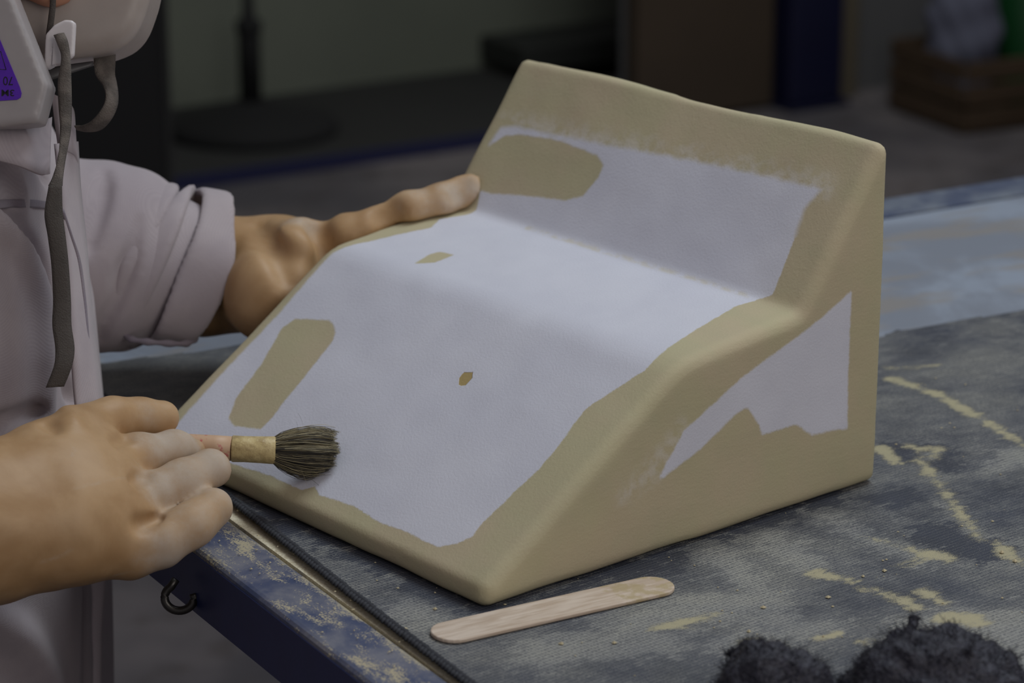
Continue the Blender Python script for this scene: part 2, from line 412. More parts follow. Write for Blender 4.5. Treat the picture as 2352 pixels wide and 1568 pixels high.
def strokes(lst):
    d_ = np.full(pa.shape, 1.0)
    for px, r in lst:
        q = [loc2(tab(x, y)) for x, y in px]; r = np.atleast_1d(r)
        for i in range(len(q)-1):
            r0 = r[min(i, len(r)-1)]; r1 = r[min(i+1, len(r)-1)]
            e = q[i+1]-q[i]; t = np.clip(((pa-q[i][0])*e[0]+(pb-q[i][1])*e[1])/(e@e+1e-12), 0, 1)
            d_ = np.minimum(d_, np.hypot(pa-q[i][0]-t*e[0], pb-q[i][1]-t*e[1])-(r0+(r1-r0)*t))
    return d_
paint = strokes([([(2085, 1018), (2105, 1030), (2112, 1042)], [.003, .004, .002]), ([(2112, 1030), (2148, 1030), (2142, 1052), (2112, 1054)], [.0025, .004, .004, .002]), ([(2112, 1054), (2160, 1115), (2185, 1150), (2220, 1195), (2250, 1240)], [.003, .0035, .0028, .0045, .003]),
                 ([(2050, 870), (2150, 905), (2250, 960), (2352, 1020), (2500, 1100)], [.005, .004, .0035, .004, .004]), ([(2140, 1272), (2175, 1282)], [.007, .006]), ([(2145, 1278), (2060, 1298)], [.003, .0008]), ([(1990, 1232), (2140, 1275)], [.001, .002]),
                 ([(2025, 1030), (2055, 1062)], [.005, .004]), ([(2175, 1418), (2232, 1425)], [.008, .009]), ([(1885, 1318), (1950, 1332)], [.007, .003]), ([(2082, 1382), (2100, 1398)], .005), ([(2120, 1358), (2172, 1388)], [.005, .002]), ([(1995, 1355), (2040, 1365)], [.004, .003]),
                 ([(2290, 1245), (2320, 1275), (2345, 1295)], [.002, .005, .003]), ([(1500, 1445), (1560, 1432), (1640, 1412)], [.003, .006, .002]), ([(2040, 845), (2160, 838)], [.003, .001]), ([(1725, 1472), (1700, 1500)], [.004, .002]), ([(1880, 1470), (1920, 1455)], .003), ([(1980, 1472), (1990, 1466)], .003)])
dust = strokes([([(1620, 1260), (1740, 1360), (1800, 1440)], .012), ([(1890, 1185), (1980, 1235), (2130, 1280)], .007), ([(2080, 1180), (2150, 1165)], .012), ([(1450, 1440), (1600, 1400), (1700, 1390)], .018), ([(2250, 1480), (2400, 1500)], .05),
                ([(2150, 1450), (2330, 1420)], .015), ([(1250, 1500), (1500, 1470)], .02), ([(930, 1390), (1000, 1440)], .012), ([(1650, 1480), (1900, 1440)], .012), ([(2270, 1060), (2352, 1050)], .02), ([(1760, 1230), (1850, 1290)], .012)])
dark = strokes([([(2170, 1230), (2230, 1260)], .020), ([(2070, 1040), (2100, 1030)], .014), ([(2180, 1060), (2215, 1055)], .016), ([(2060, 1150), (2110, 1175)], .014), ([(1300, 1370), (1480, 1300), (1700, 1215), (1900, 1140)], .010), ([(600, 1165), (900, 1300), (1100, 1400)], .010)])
def rubber():
    n = NT('dusty ribbed rubber'); v = n.coord(rot=(0, 0, -.16)); p_ = n.attr('paint'); du = n.attr('dust'); dk = n.attr('dark')
    big = n.noise(v, 11, 6, .62, .6); mid = n.noise(n.coord(scale=(.6, 1.3, 1), rot=(0, 0, .2)), 70, 8, .78); fine = n.noise(v, 620, 3, .6); grain = n.noise(v, 1500, 2)
    gx = n.wave(v, 150, .6, 3, 'X'); gy = n.wave(v, 110, 1.2, 3, 'Y')
    grid = n.math('MAXIMUM', n.step(gx, .86, 1.0), n.step(gy, .82, 1.0))
    lvl = n.math('ADD', n.math('MULTIPLY', n.step(big, .36, .66), .29), n.math('MULTIPLY', n.step(mid, .42, .70), .24))
    lvl = n.math('ADD', lvl, n.math('MULTIPLY', n.step(n.math('ADD', du, n.math('MULTIPLY', n.math('SUBTRACT', mid, .5), .13)), .008, -.010), .42))
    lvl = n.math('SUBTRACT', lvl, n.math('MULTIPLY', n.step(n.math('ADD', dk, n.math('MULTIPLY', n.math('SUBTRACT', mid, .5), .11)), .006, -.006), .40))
    fmod = n.math('ADD', n.step(fine, .35, .7), n.math('MULTIPLY', grid, .9))
    amt = n.math('MULTIPLY', lvl, n.math('ADD', .25, n.math('MULTIPLY', fmod, 1.0)), clamp=True)
    spk = n.math('MULTIPLY', n.step(n.math('ADD', n.noise(v, 1100, 2, .5), n.math('MULTIPLY', lvl, .18)), .60, .70), .55)
    amt = n.math('ADD', n.math('MAXIMUM', amt, spk), n.math('MULTIPLY', grid, .12), clamp=True)
    c = n.mix(amt, n.mix(n.noise(v, 30, 3), lin(32, 36, 47), lin(52, 58, 76)), n.mix(big, lin(150, 153, 158), lin(166, 163, 147)))
    pm = n.step(n.math('ADD', p_, n.math('ADD', n.math('MULTIPLY', n.math('SUBTRACT', mid, .5), .034), n.math('MULTIPLY', n.math('SUBTRACT', grain, .5), .016))), .0015, -.0025)
    c = n.mix(n.math('MULTIPLY', pm, n.math('ADD', .55, n.math('MULTIPLY', n.step(grain, .3, .5), .4))), c, lin(176, 168, 136))
    hgt = n.math('ADD', n.math('MULTIPLY', grid, .6), n.math('MULTIPLY', pm, 1.5))
    return n.done(c, n.math('ADD', .55, n.math('MULTIPLY', amt, .35)), n.bump(fine, .25, .0006, n.bump(hgt, .35, .0006)))
attr(me, 'paint', paint); attr(me, 'dust', dust); attr(me, 'dark', dark)
rubm = rubber()
mo = empty('bench_mat', (*(wp(.5, -.1, 0)[:2]), 0), 'dark rubber work mat with cream dust and paint smears on the bench', 'mat')
def onbench(o, par, z=0.0):
    o.location = O+np.array([0, 0, z]); o.rotation_euler = (0, 0, ROT)
    if par: o.parent = par; bpy.context.view_layer.update(); o.matrix_parent_inverse = par.matrix_world.inverted()
    return o
sheet = onbench(link('sheet', me, rubm, smooth=False), mo)
sk = onbench(link('backing', prism('backing', mat_poly, -.003, -.0004), simple('rubber backing', lin(30, 32, 36), .7), smooth=False), mo)
# braided hem along the rail side
rng = random.Random(4)
hp = smooth_path([(.0405, -.42), (.0395, -.25), (.042, -.10), (.046, .02), (.051, .20), (.058, .33)], 40)
nbead = 230; Vh = []; Fh = []
cum = np.r_[0, np.cumsum(np.linalg.norm(np.diff(hp, axis=0), axis=1))]
for k in range(nbead):
    s_ = cum[-1]*k/nbead; x = np.interp(s_, cum, hp[:, 0]); y = np.interp(s_, cum, hp[:, 1])
    for side in (-1, 1):
        cx = x+side*.0011+rng.uniform(-.0003, .0003); cy = y+side*.0008; rz = .9; base = len(Vh); ax_, ay_, az_ = .0017, .0024, .0016+rng.uniform(0, .0004)
        for i in range(5):
            ph = math.pi*i/4
            for j in range(7):
                th_ = 2*math.pi*j/7; X = ax_*math.sin(ph)*math.cos(th_); Y = ay_*math.cos(ph); Zz = az_*math.sin(ph)*math.sin(th_)
                Vh.append((cx+X*math.cos(rz)-Y*math.sin(rz)*side, cy+X*math.sin(rz)*side+Y*math.cos(rz), .0006+Zz))
        for i in range(4):
            for j in range(7): Fh.append((base+i*7+j, base+i*7+(j+1) % 7, base+(i+1)*7+(j+1) % 7, base+(i+1)*7+j))
hem = onbench(link('hem', mesh('hem', Vh, Fh), simple('black braided hem', lin(42, 44, 52), .75, nscale=300, amt=.5)), mo)
# loose crumbs of filler
Vc = []; Fc = []
def crumb(x, y, z, r):
    b = len(Vc)
    for p_ in ((1, 0, 0), (-1, 0, 0), (0, 1, 0), (0, -1, 0), (0, 0, 1), (0, 0, -.6)):
        Vc.append((x+p_[0]*r*rng.uniform(.6, 1.3), y+p_[1]*r*rng.uniform(.6, 1.3), z+p_[2]*r*rng.uniform(.4, .9)))
    for f_ in ((0, 2, 4), (2, 1, 4), (1, 3, 4), (3, 0, 4), (2, 0, 5), (1, 2, 5), (3, 1, 5), (0, 3, 5)): Fc.append(tuple(b+i for i in f_))
for px in ((1902, 1373), (1753, 1397), (1982, 1325), (2030, 1312), (1720, 1452), (1410, 1478), (2300, 1270), (2330, 1290), (930, 1445), (1000, 1400), (1290, 1480)):
    q = tab(*px); crumb(q[0], q[1], .0006, .0016)
for _ in range(170):
    q = wp(rng.uniform(.004, .075), rng.uniform(-.32, .12), 0); crumb(q[0], q[1], -.001, rng.uniform(.0003, .0010))
for _ in range(260):
    q = wp(rng.uniform(.06, .55), rng.uniform(-.42, .1), 0); crumb(q[0], q[1], .0004, rng.uniform(.0003, .0009))
tag(link('filler_crumbs', mesh('filler_crumbs', Vc, Fc), simple('cream crumbs', lin(190, 178, 146), .9), smooth=False), 'loose cream crumbs of dried filler scattered over mat and rail', 'crumbs', kind='stuff')

# ------------------------------------------------------------------ the stepped form being coated
BA = np.array([-.0133, 1.3669, 0.0]); BTH = .705
BD = np.array([math.cos(BTH), math.sin(BTH), 0]); BW = np.array([-math.sin(BTH), math.cos(BTH), 0])
BWID = .3153
PROF = np.array([(0, 0), (0, .0125), (.1365, .1052), (.2300, .1165), (.2985, .2145), (.2985, 0)])
def fillet(a, b, c, l):
    a, b, c = map(np.array, (a, b, c)); p0 = b+(a-b)/np.linalg.norm(a-b)*l; p1 = b+(c-b)/np.linalg.norm(c-b)*l
    return [(1-t)**2*p0+2*t*(1-t)*b+t*t*p1 for t in np.linspace(0, 1, 7)]
KN = fillet(PROF[1], (.1370, .1060), PROF[3], .011)
PROFR = np.array([PROF[0], PROF[1], *KN, *fillet(PROF[2], PROF[3], PROF[4], .004), PROF[4], PROF[5]])
def inset(p, r):
    out = []; n_ = len(p); c = p.mean(0)
    for i in range(n_):
        a, b, d_ = p[i-1], p[i], p[(i+1) % n_]
        e0 = (b-a)/np.linalg.norm(b-a); e1 = (d_-b)/np.linalg.norm(d_-b)
        n0 = np.array([e0[1], -e0[0]]); n1 = np.array([e1[1], -e1[0]])
        M = np.stack([n0, n1]); out.append(np.linalg.solve(M, np.array([n0@b+r, n1@b+r])))
    return np.array(out)
R0 = .0055
INS = inset(PROFR, R0)
def form(P):
    x, y, z = P[:, 0], P[:, 1], P[:, 2]
    wob = .0006*lnoise(P, 22, 1)+.00025*lnoise(P, 60, 2)+.0012*np.sin(y*38+x*9)*np.clip((z-.15)/.06, 0, 1)
    d2 = polysd(x, z, INS)-R0
    w2 = np.abs(y-BWID/2)-BWID/2
    r = .0080
    q0 = np.maximum(d2+r, 0); q1 = np.maximum(w2+r, 0)
    dd = np.hypot(q0, q1)+np.minimum(np.maximum(d2+r, w2+r), 0)-r
    dd = dd+wob
    return np.maximum(dd, -z)
P, F = nets(form, (-.008, -.008, -.004), (.308, .324, .224), .0021)
me = mesh('form', P.tolist(), F.tolist())
# colour zones: signed distances (mm) measured on the surface
S4 = PROF[1:5]; SL = np.hypot(*np.diff(S4, axis=0).T); SC = np.r_[0, np.cumsum(SL)]
best = np.full(len(P), 1e9); sarc = np.zeros(len(P)); off = np.zeros(len(P))
for k in range(3):
    e = (S4[k+1]-S4[k])/SL[k]; wx = P[:, 0]-S4[k][0]; wz = P[:, 2]-S4[k][1]
    t_ = wx*e[0]+wz*e[1]; tt = np.clip(t_, 0, SL[k]); dist = np.hypot(wx-tt*e[0], wz-tt*e[1])
    ext = np.where((k == 0) & (t_ < 0), t_, 0)
    m_ = dist < best; best[m_] = dist[m_]; sarc[m_] = (SC[k]+tt+ext)[m_]
s_mm = sarc*1000; w_mm = P[:, 1]*1000
zone = [(160.7, 305.9), (107.4, 303.1), (60.0, 303.4), (10.8, 300.7), (3.8, 294.6), (5.3, 235.3), (8.6, 198.7), (8.0, 170.9), (13.5, 163.4), (10.0, 154.7), (12.2, 126.3), (9.9, 101.1), (11.0, 79.4), (10.5, 50.8), (17.0, 40.9), (24.0, 35.2), (34.6, 36.8), (60.3, 33.2), (76.0, 30.5), (95.5, 31.3), (119.3, 34.3), (125.0, 32.5), (144.6, 24.3), (154.7, 19.5), (167, 20.2), (205.7, 29.9), (243.4, 37.1), (259, 33), (263.6, 26.2), (279.8, 27.3), (317.4, 32.4), (331.1, 26.8), (330.2, 57.2), (328.2, 127.9), (323.5, 201.5), (321.6, 240.4), (319.7, 289.1), (316.9, 300.0), (304.5, 302.4), (273.4, 290), (261.4, 285), (253.0, 286), (236.6, 293.5), (223.3, 285.8), (198.9, 294.5), (168.1, 303.4)]
patch1 = [(297.9, 306), (303.2, 301.4), (312.1, 292.5), (315.7, 277.9), (318.2, 242.3), (315.1, 205.9), (310.7, 198.0), (301.9, 197.4), (288.8, 202.8), (282.6, 214.8), (279.0, 245.1), (273.7, 279.3), (272.6, 294)]
patch2 = [(108.9, 286.9), (116.4, 260.1), (111.6, 249.7), (104.0, 244.4), (70.5, 240.0), (42.6, 236.9), (32.6, 236.6), (28.0, 257.6), (30.2, 266.7), (43.6, 275.5), (71.5, 280.5), (100.1, 290.5)]
chip = [(106.6, 129.9), (110.7, 133.3), (115.1, 133.8), (116.3, 129.2), (118.6, 128.7), (113.7, 124.6), (107.7, 124.5), (106.3, 127.7)]
diam = [(175.8, 244.1), (193.9, 249.7), (199.4, 248.1), (201.6, 236.1), (185.5, 235.2)]
sidep = [(268.8, 122.6), (269.6, 39.1), (260.4, 41.2), (240.8, 41.8), (228.0, 51.2), (200.3, 51.0), (198.3, 57.9), (187.7, 70.5), (179.3, 68.6), (153.1, 54.3), (123.9, 43.5), (122.3, 45.2), (136.5, 63.2), (139.6, 67.4), (182.0, 88.2), (219.0, 100.7), (242.9, 109.8), (260.2, 117.9)]
zs = polysd(s_mm, w_mm, zone)
fe = np.where(s_mm > 300, 2.6, .7)                    # the coat is brushed out thin at the top
fe = np.where((w_mm > 285) & (s_mm < 165), 1.6, fe)
val = -zs; fe0 = fe
for pl, f_ in ((patch1, 1.2), (patch2, 1.0), (diam, .9)):
    q = polysd(s_mm, w_mm, pl); fe = np.where(q < val, f_, fe); val = np.minimum(val, q)
val_side = np.where(P[:, 1] < .004, -polysd(P[:, 0]*1000, P[:, 2]*1000, sidep), -9)
fe = np.where(P[:, 1] < .006, 1.1, fe); attr(me, 'soft', fe)
val = np.where(best < .010, val, -9); val = np.maximum(val, val_side)
val = np.where(P[:, 2] < .003, -9, val)
attr(me, 'white', np.clip(val, -9, 9))
haz = np.maximum(1-np.abs(polysd(s_mm, w_mm, zone))/14, 0)*(s_mm > 322)*(best < .01)   # thin scumble above the white
haz = np.maximum(haz, np.where(P[:, 1] < .004, np.clip(1-polysd(P[:, 0]*1000, P[:, 2]*1000, [(95, 40), (118, 46), (138, 70), (128, 62)])/8, 0, 1)*.7, 0))
attr(me, 'scumble', haz)
cr_l = np.array([(256.4, 224.4), (259.9, 180.3), (258.1, 120.8), (259.4, 42.8)])
dcr = np.abs(s_mm-258.5)+np.where((w_mm > 235) | (w_mm < 40), 20, 0)
attr(me, 'crease', np.clip(1-dcr/3.0, 0, 1)*(best < .01))
def pits():
    return polysd(s_mm, w_mm, chip)
attr(me, 'chip', np.where(best < .01, pits(), 9))
def form_mat():
    n = NT('tan clay coat with white primer'); v = n.coord(); w_ = n.attr('white'); sc = n.attr('scumble'); cr = n.attr('crease'); ch = n.attr('chip')
    n1 = n.noise(v, 130, 4, .6); n2 = n.noise(v, 700, 3); n3 = n.noise(v, 18, 4); streak = n.noise(n.coord(scale=(.22, 1, 1), rot=(0, -.35, 0)), 260, 4, .6); strk2 = n.noise(n.coord(scale=(1, .08, 1)), 70, 4)
    q = n.math('ADD', w_, n.math('ADD', n.math('MULTIPLY', n.math('SUBTRACT', n1, .5), 2.4), n.math('MULTIPLY', n.math('SUBTRACT', n2, .5), 1.4)))
    fs = n.attr('soft'); m = n.step(q, n.math('MULTIPLY', fs, -1), fs)
    tan = n.mix(n.step(n3, .35, .65), lin(185, 177, 145), lin(189, 176, 148))
    tan = n.mix(n.math('MULTIPLY', n.step(strk2, .45, .7), .25), tan, lin(178, 174, 144))
    scm = n.math('MULTIPLY', sc, n.step(n.math('ADD', n1, n.math('MULTIPLY', strk2, .4)), .55, .85))
    tan = n.mix(n.math('MULTIPLY', scm, .8), tan, lin(206, 200, 190))
    white = n.mix(n.step(n3, .3, .7), lin(205, 206, 218), lin(211, 212, 223))
    c = n.mix(m, tan, white)
    c = n.mix(n.math('MULTIPLY', cr, n.math('MULTIPLY', n.step(n1, .38, .62), .75)), c, lin(198, 188, 156))
    cm = n.step(n.math('ADD', ch, n.math('MULTIPLY', n.math('SUBTRACT', n1, .5), 1.5)), .3, -.3)
    c = n.mix(cm, c, lin(172, 152, 104))
    h = n.math('ADD', n.math('MULTIPLY', m, .5), n.math('MULTIPLY', cm, -1.2))
    nb = n.bump(n2, .30, .0006, n.bump(n1, .05, .0012, n.bump(h, .5, .0005)))
    nb = n.bump(n.math('MULTIPLY', streak, n.math('SUBTRACT', 1, m)), .16, .0010, nb)
    return n.done(c, .82, nb, Specular_IOR_Level=.25)
fo = link('stepped_form', me, form_mat()); fo.location = BA; fo.rotation_euler = (0, 0, BTH)
tag(fo, 'large tan stepped wedge form with white primed panels on the mat', 'form')

# ------------------------------------------------------------------ wooden stick
a0 = tab(996, 1468); a1 = tab(1540, 1344); e = (a1-a0); Ls = np.linalg.norm(e)
sw_ = .0125; poly = []
for k in range(13):
    t = math.pi/2+math.pi*k/12; poly.append((sw_*.9+sw_*.9*math.cos(t), sw_*math.sin(t)))
for k in range(13):
    t = -math.pi/2+math.pi*k/12; poly.append((Ls-sw_*.9+sw_*.9*math.cos(t), sw_*math.sin(t)))
n = NT('birch stick'); v = n.coord(scale=(1, 9, 9)); g = n.noise(v, 40, 5, .6, .3); sx = n.node('ShaderNodeSeparateXYZ'); n.l.new(n.coord(), sx.inputs[0])
b_ = n.noise(n.coord(), 150, 4)
pm = n.math('MULTIPLY', n.step(n.math('ADD', sx.outputs[0], n.math('MULTIPLY', n.math('SUBTRACT', b_, .5), .02)), .104, .107), n.step(b_, .40, .60))
c_ = n.mix(n.step(g, .35, .65), lin(188, 168, 148), lin(212, 196, 180)); c_ = n.mix(n.math('MULTIPLY', pm, .75), c_, lin(176, 158, 118))
stm = n.done(c_, .6, n.bump(g, .12, .0005))
st = link('craft_stick', prism('craft_stick', poly, 0, .0022, .0007), stm, smooth=False)
st.location = (a0[0], a0[1], .0004); st.rotation_euler = (0, 0, math.atan2(e[1], e[0]))
tag(st, 'pale flat wooden craft stick lying on the mat before the form', 'stick')

# ------------------------------------------------------------------ steel wool pads in the foreground
def wool(name, pts, label, seed, n_f):
    def f(P): return chain(P, pts, .015)+.005*lnoise(P, 70, seed)+.004*lnoise(P, 150, seed+1)+.002*lnoise(P, 330, seed+2)
    lo = np.min([p[0]-p[1]-.012 for p in [(np.array(q), r) for q, r in pts]], 0); hi = np.max([np.array(q)+r+.012 for q, r in pts], 0); lo[2] = max(lo[2], -.003)
    wm = simple('black wool '+str(seed), lin(48, 48, 60), .6, nscale=420, amt=1.0, bump=.8, bdist=.004, bscale=260)
    Pp, Ff = nets(lambda Q: np.maximum(f(Q), -Q[:, 2]+.0005), lo, hi, .0028)
    root = empty(name, (*np.mean([q[:2] for q, r in pts], 0), 0), label, 'steel wool', 'black wool pads in the foreground')
    link('core', mesh('core', Pp.tolist(), Ff.tolist()), wm, root)
    r_ = np.random.RandomState(seed); Vf = []; Ft = []
    ctr = np.mean([q for q, r in pts], 0)
    for i in r_.randint(0, len(Pp), n_f):
        p = Pp[i]; nn = p-ctr; nn = nn/np.linalg.norm(nn); dr_ = nn+r_.normal(0, .9, 3); dr_ /= np.linalg.norm(dr_); L = r_.uniform(.001, .0038)
        s_ = np.cross(dr_, r_.normal(0, 1, 3)); s_ /= np.linalg.norm(s_); bend = r_.normal(0, .0020, 3); b = len(Vf); wd = .00016
        m1 = p+dr_*L*.5+bend; tp = p+dr_*L
        for q in (p-dr_*.001-s_*wd, p-dr_*.001+s_*wd, m1-s_*wd, m1+s_*wd, tp): Vf.append(np.maximum(q, (-9, -9, .0004)))
        Ft += [(b, b+1, b+3, b+2), (b+2, b+3, b+4)]
    fo_ = link('fibres', mesh('fibres', Vf, Ft), wm, root); tag(fo_, kind='stuff')
def tp(x, y, z): return tab(x, y, z)
wool('steel_wool_pad', [(tp(1745, 1540, .022), .014), (tp(1752, 1600, .016), .020), (tp(1830, 1605, .014), .018)], 'smaller black steel wool pad at the bottom edge', 3, 3500)
wool('steel_wool_pad', [(tp(2105, 1508, .026), .016), (tp(2090, 1600, .018), .026), (tp(2200, 1590, .018), .024), (tp(2290, 1615, .012), .018)], 'larger black steel wool pad, nearest the right corner', 5, 6000)

# ------------------------------------------------------------------ paint brush
def campt(x, y, t): return at(x, y, t)
brush = empty('paint_brush', at(520, 1030, 1.588), 'small round paint brush with dark bristles, held in the near glove', 'brush')
hd0 = at(330, 1012, 1.600); hd1 = at(532, 1030, 1.598); hd2 = at(634, 1034, 1.599)
def brushcyl(name, pts, rad, m): return link(name, tube(name, pts, rad, 20), m, brush)
n = NT('painted handle'); v = n.coord(); q = n.noise(v, 220, 4)
hmat = n.done(n.mix(n.step(q, .58, .66), lin(200, 166, 136), lin(190, 112, 104)), .5)
brushcyl('handle', [hd0, hd0*.6+hd1*.4, hd0*.2+hd1*.8, hd1], [.0045, .006, .0068, .0070], hmat)
n = NT('crusted ferrule'); v = n.coord(); q = n.noise(v, 200, 5, .65)
fmat = n.done(n.mix(n.step(q, .35, .65), lin(206, 186, 134), lin(176, 154, 108)), .4, n.bump(q, .5, .0015))
fr = brushcyl('ferrule', [hd1*1.0, hd1*.97+hd2*.03, hd1*.7+hd2*.3, hd1*.35+hd2*.65, hd2*.96+hd1*.04, hd2], [.0070, .0076, .0074, .0076, .0079, .0075], fmat)
r_ = np.random.RandomState(2); Vb = []; Fb = []
axd = (hd2-hd1)/np.linalg.norm(hd2-hd1)
tone = []
def strand(p0, p1, p2, p3, w):
    b = len(Vb); ts = np.linspace(0, 1, 6); tone.extend([r_.uniform(0, 1)]*18)
    for t in ts:
        q = (1-t)**3*p0+3*(1-t)**2*t*p1+3*(1-t)*t*t*p2+t**3*p3
        ww = w*(1-.55*t)
        for k in range(3):
            a = 2.094*k; Vb.append(q+ww*(math.cos(a)*EY+math.sin(a)*EZ))
    for i in range(5):
        for k in range(3): Fb.append((b+i*3+k, b+i*3+(k+1) % 3, b+i*3+3+(k+1) % 3, b+i*3+3+k))
for i in range(1250):
    a = r_.uniform(0, 2*math.pi); rr = math.sqrt(r_.uniform(0, 1))
    oy, oz = rr*math.cos(a), rr*math.sin(a)
    p0 = hd2-axd*.003+.0066*oy*EY+.0066*oz*EZ
    tip_y = 1041-56*oy+r_.normal(0, 3); tip_x = np.interp(oy, [-1, -.6, 0, 1], [728, 762, 778, 770])+r_.normal(0, 2.5)+4*math.sin(oy*9)+4*math.sin(oy*23)
    L = r_.uniform(.93, 1.0)
    p3 = at(634+(tip_x-634)*L, 1034+(tip_y-1034)*L, 1.603+.0055*-oz)
    p1 = p0*.7+p3*.3+.0032*oy*EY+.004*oz*EZ+r_.normal(0, .0012, 3); p2 = p0*.3+p3*.7+.0058*oy*EY+.004*oz*EZ+r_.normal(0, .0013, 3)
    strand(p0, p1, p2, p3, .00021)
for pts in (((690, 1010), (700, 985), (695, 960), (684, 948)), ((688, 1000), (685, 985), (682, 970), (680, 968)), ((690, 1075), (700, 1095), (705, 1110), (706, 1122)), ((690, 1080), (715, 1100), (730, 1112), (738, 1119)), ((650, 1010), (680, 985), (730, 995), (770, 1000)), ((660, 1070), (650, 1090), (700, 1100), (760, 1090))):
    strand(*[at(x, y, 1.597) for x, y in pts], .00018)
n = NT('grey bristle'); q = n.attr('tone')
bm_ = n.done(n.mix(n.step(q, .3, 1.0), lin(58, 54, 50), lin(176, 164, 128)), .55)
bme = mesh('bristles', Vb, Fb); attr(bme, 'tone', tone)
br = link('bristles', bme, bm_, brush); tag(br, 'dark grey brown natural bristles', kind='stuff')

# ------------------------------------------------------------------ the worker
person = empty('person', (-.42, 1.60, -.9), 'person in a grey shirt with rolled sleeves and tan rubber gloves, bent over the form', 'person')
FW = np.array([.96, -.28, 0]); LF = np.array([.28, .96, 0])
def cloth(name, a, b):
    n = NT(name); v = n.coord(rot=(.3, .5, .6)); q = n.noise(v, 14, 4, .6); tw = n.wave(v, 420, .4, 2, 'X'); f_ = n.noise(v, 500, 2)
    c = n.mix(n.step(q, .35, .65), a, b); c = n.mix(n.math('MULTIPLY', tw, .08), c, lin(90, 84, 92))
    return n.done(c, .9, n.bump(tw, .10, .0004, n.bump(f_, .15, .0006)), Sheen_Weight=.15)
shirt_m = cloth('mauve grey twill', lin(164, 154, 160), lin(176, 166, 170))
shirt_d = cloth('darker mauve grey twill', lin(120, 112, 124), lin(134, 124, 132))  # darker copy of the shirt cloth; paints the shade of the placket fold
tz = np.array([-.90, -.35, -.12, .0, .08, .16, .20, .24, .27]); tcx = np.array([-.375, -.375, -.372, -.370, -.372, -.382, -.390, -.39, -.39])
ta = np.array([.11, .11, .112, .112, .112, .108, .10, .075, .05]); tb = np.array([.18, .18, .18, .18, .18, .178, .165, .12, .06])
def torso0(P):
    z = P[:, 2]; cx = np.interp(z, tz, tcx); a = np.interp(z, tz, ta); b = np.interp(z, tz, tb)
    q = P[:, :2]-np.stack([cx, np.full_like(cx, 1.60)], 1); f_ = q@FW[:2]; l_ = q@LF[:2]
    k = np.sqrt((f_/a)**2+(l_/b)**2)+1e-6
    dd = (k-1)*np.sqrt(f_*f_+l_*l_)/k
    dd = np.maximum(dd, z-.245); dd = np.maximum(dd, -.36-z)
    return dd+.0018*np.sin(l_*60+z*14)
def groove(lst): return surf(torso0, lst, 4)
ridges = groove([[(-20, 500, .010), (40, 560, .010), (80, 660, .011), (95, 760, .011), (100, 880, .010), (98, 1000, .008)],
                 [(12, 300, .007), (30, 400, .006), (50, 470, .005)], [(195, 620, .004), (200, 720, .0045), (206, 800, .004), (212, 900, .004)],
                 [(-30, 1420, .012), (60, 1480, .012), (120, 1600, .012)]])
grooves = groove([[(0, 485, .004), (60, 545, .005), (104, 640, .0055), (116, 760, .005), (118, 900, .005)], [(62, 300, .0025), (86, 370, .0028), (110, 420, .0025)],
                  [(140, 480, .0025), (172, 560, .003), (192, 620, .003), (196, 700, .0028)], [(150, 880, .003), (168, 920, .0035)], [(-20, 985, .006), (40, 960, .004), (90, 940, .003)], [(197, 1280, .0030), (199, 1360, .0036), (198, 1450, .0036), (201, 1560, .0036), (201, 1680, .0036)]])
def torso(P):
    d_ = torso0(P)
    for g in ridges: d_ = smin(d_, chain(P, g, .006)+.004, .012)
    for g in grooves: d_ = smax(d_, -(chain(P, g, .004)-.001), .004)
    return d_
sh_o = sdf_obj('shirt', torso, (-.50, 1.40, -.37), (-.22, 1.80, .26), .0024, shirt_m, person, 3)

# px/py chains on the shirt: front plackets, seams, collar
def slab(name, rows, thick, m, parent, nsub=6):       # rows of (x0, y0, x1, y1, depth0, depth1): a thick strip of cloth
    rr = smooth_path(rows, nsub); V = []; F = []
    for r in rr:
        A_ = at(r[0], r[1], r[4]); B_ = at(r[2], r[3], r[5])
        for k in range(5):
            t = k/4; V.append(A_*(1-t)+B_*t+EZ*thick*.6*math.sin(math.pi*t))
    nn = len(rr)
    for i in range(nn-1):
        for k in range(4): F.append((i*5+k, i*5+k+1, i*5+6+k, i*5+5+k))
    me = mesh(name, V, F); o = link(name, me, m, parent)
    s = o.modifiers.new('thickness', 'SOLIDIFY'); s.thickness = thick; s.offset = 0; return o
def tdep(x, y):
    p = hit(torso, x, y); q = p-CAM; return q[1]*CP-q[2]*SP
td = lambda x, y: min(tdep(x, y), 1.70)
slab('placket', [(128, 330, 176, 325, 1.585, 1.620), (140, 450, 183, 440, 1.583, 1.62), (150, 560, 196, 560, 1.582, 1.615), (158, 680, 206, 680, 1.582, 1.612), (165, 800, 218, 800, 1.58, 1.61), (172, 900, 230, 895, 1.58, 1.608), (185, 1020, 236, 1010, 1.575, 1.60)], .0022, shirt_m, person)
slab('placket_fold_shade', [(140, 480, 146, 480, 1.579, 1.580), (160, 540, 166, 540, 1.588, 1.589), (178, 600, 185, 600, 1.596, 1.598), (190, 680, 196, 680, 1.599, 1.601), (196, 760, 203, 760, 1.599, 1.601), (201, 815, 206, 815, 1.600, 1.602)], .0008, shirt_d, person)  # dark strip painting the shade along a fold line
slab('shirt_hem', [(x0, y, x1, y, td(x0, y)-.002, td(x0, y)+.001) for x0, y, x1 in ((206, 1290, 244), (208, 1330, 243), (212, 1370, 239), (211, 1440, 233), (214, 1520, 231), (211, 1640, 229))], .0018, shirt_m, person)
slab('yoke_seam', [(x, y, x+1, y+18, td(x, y)-.0004, td(x+1, y+18)-.0004) for x, y in ((-20, 462), (0, 460), (25, 458), (50, 458), (75, 459), (104, 462))], .0009, shirt_d, person)
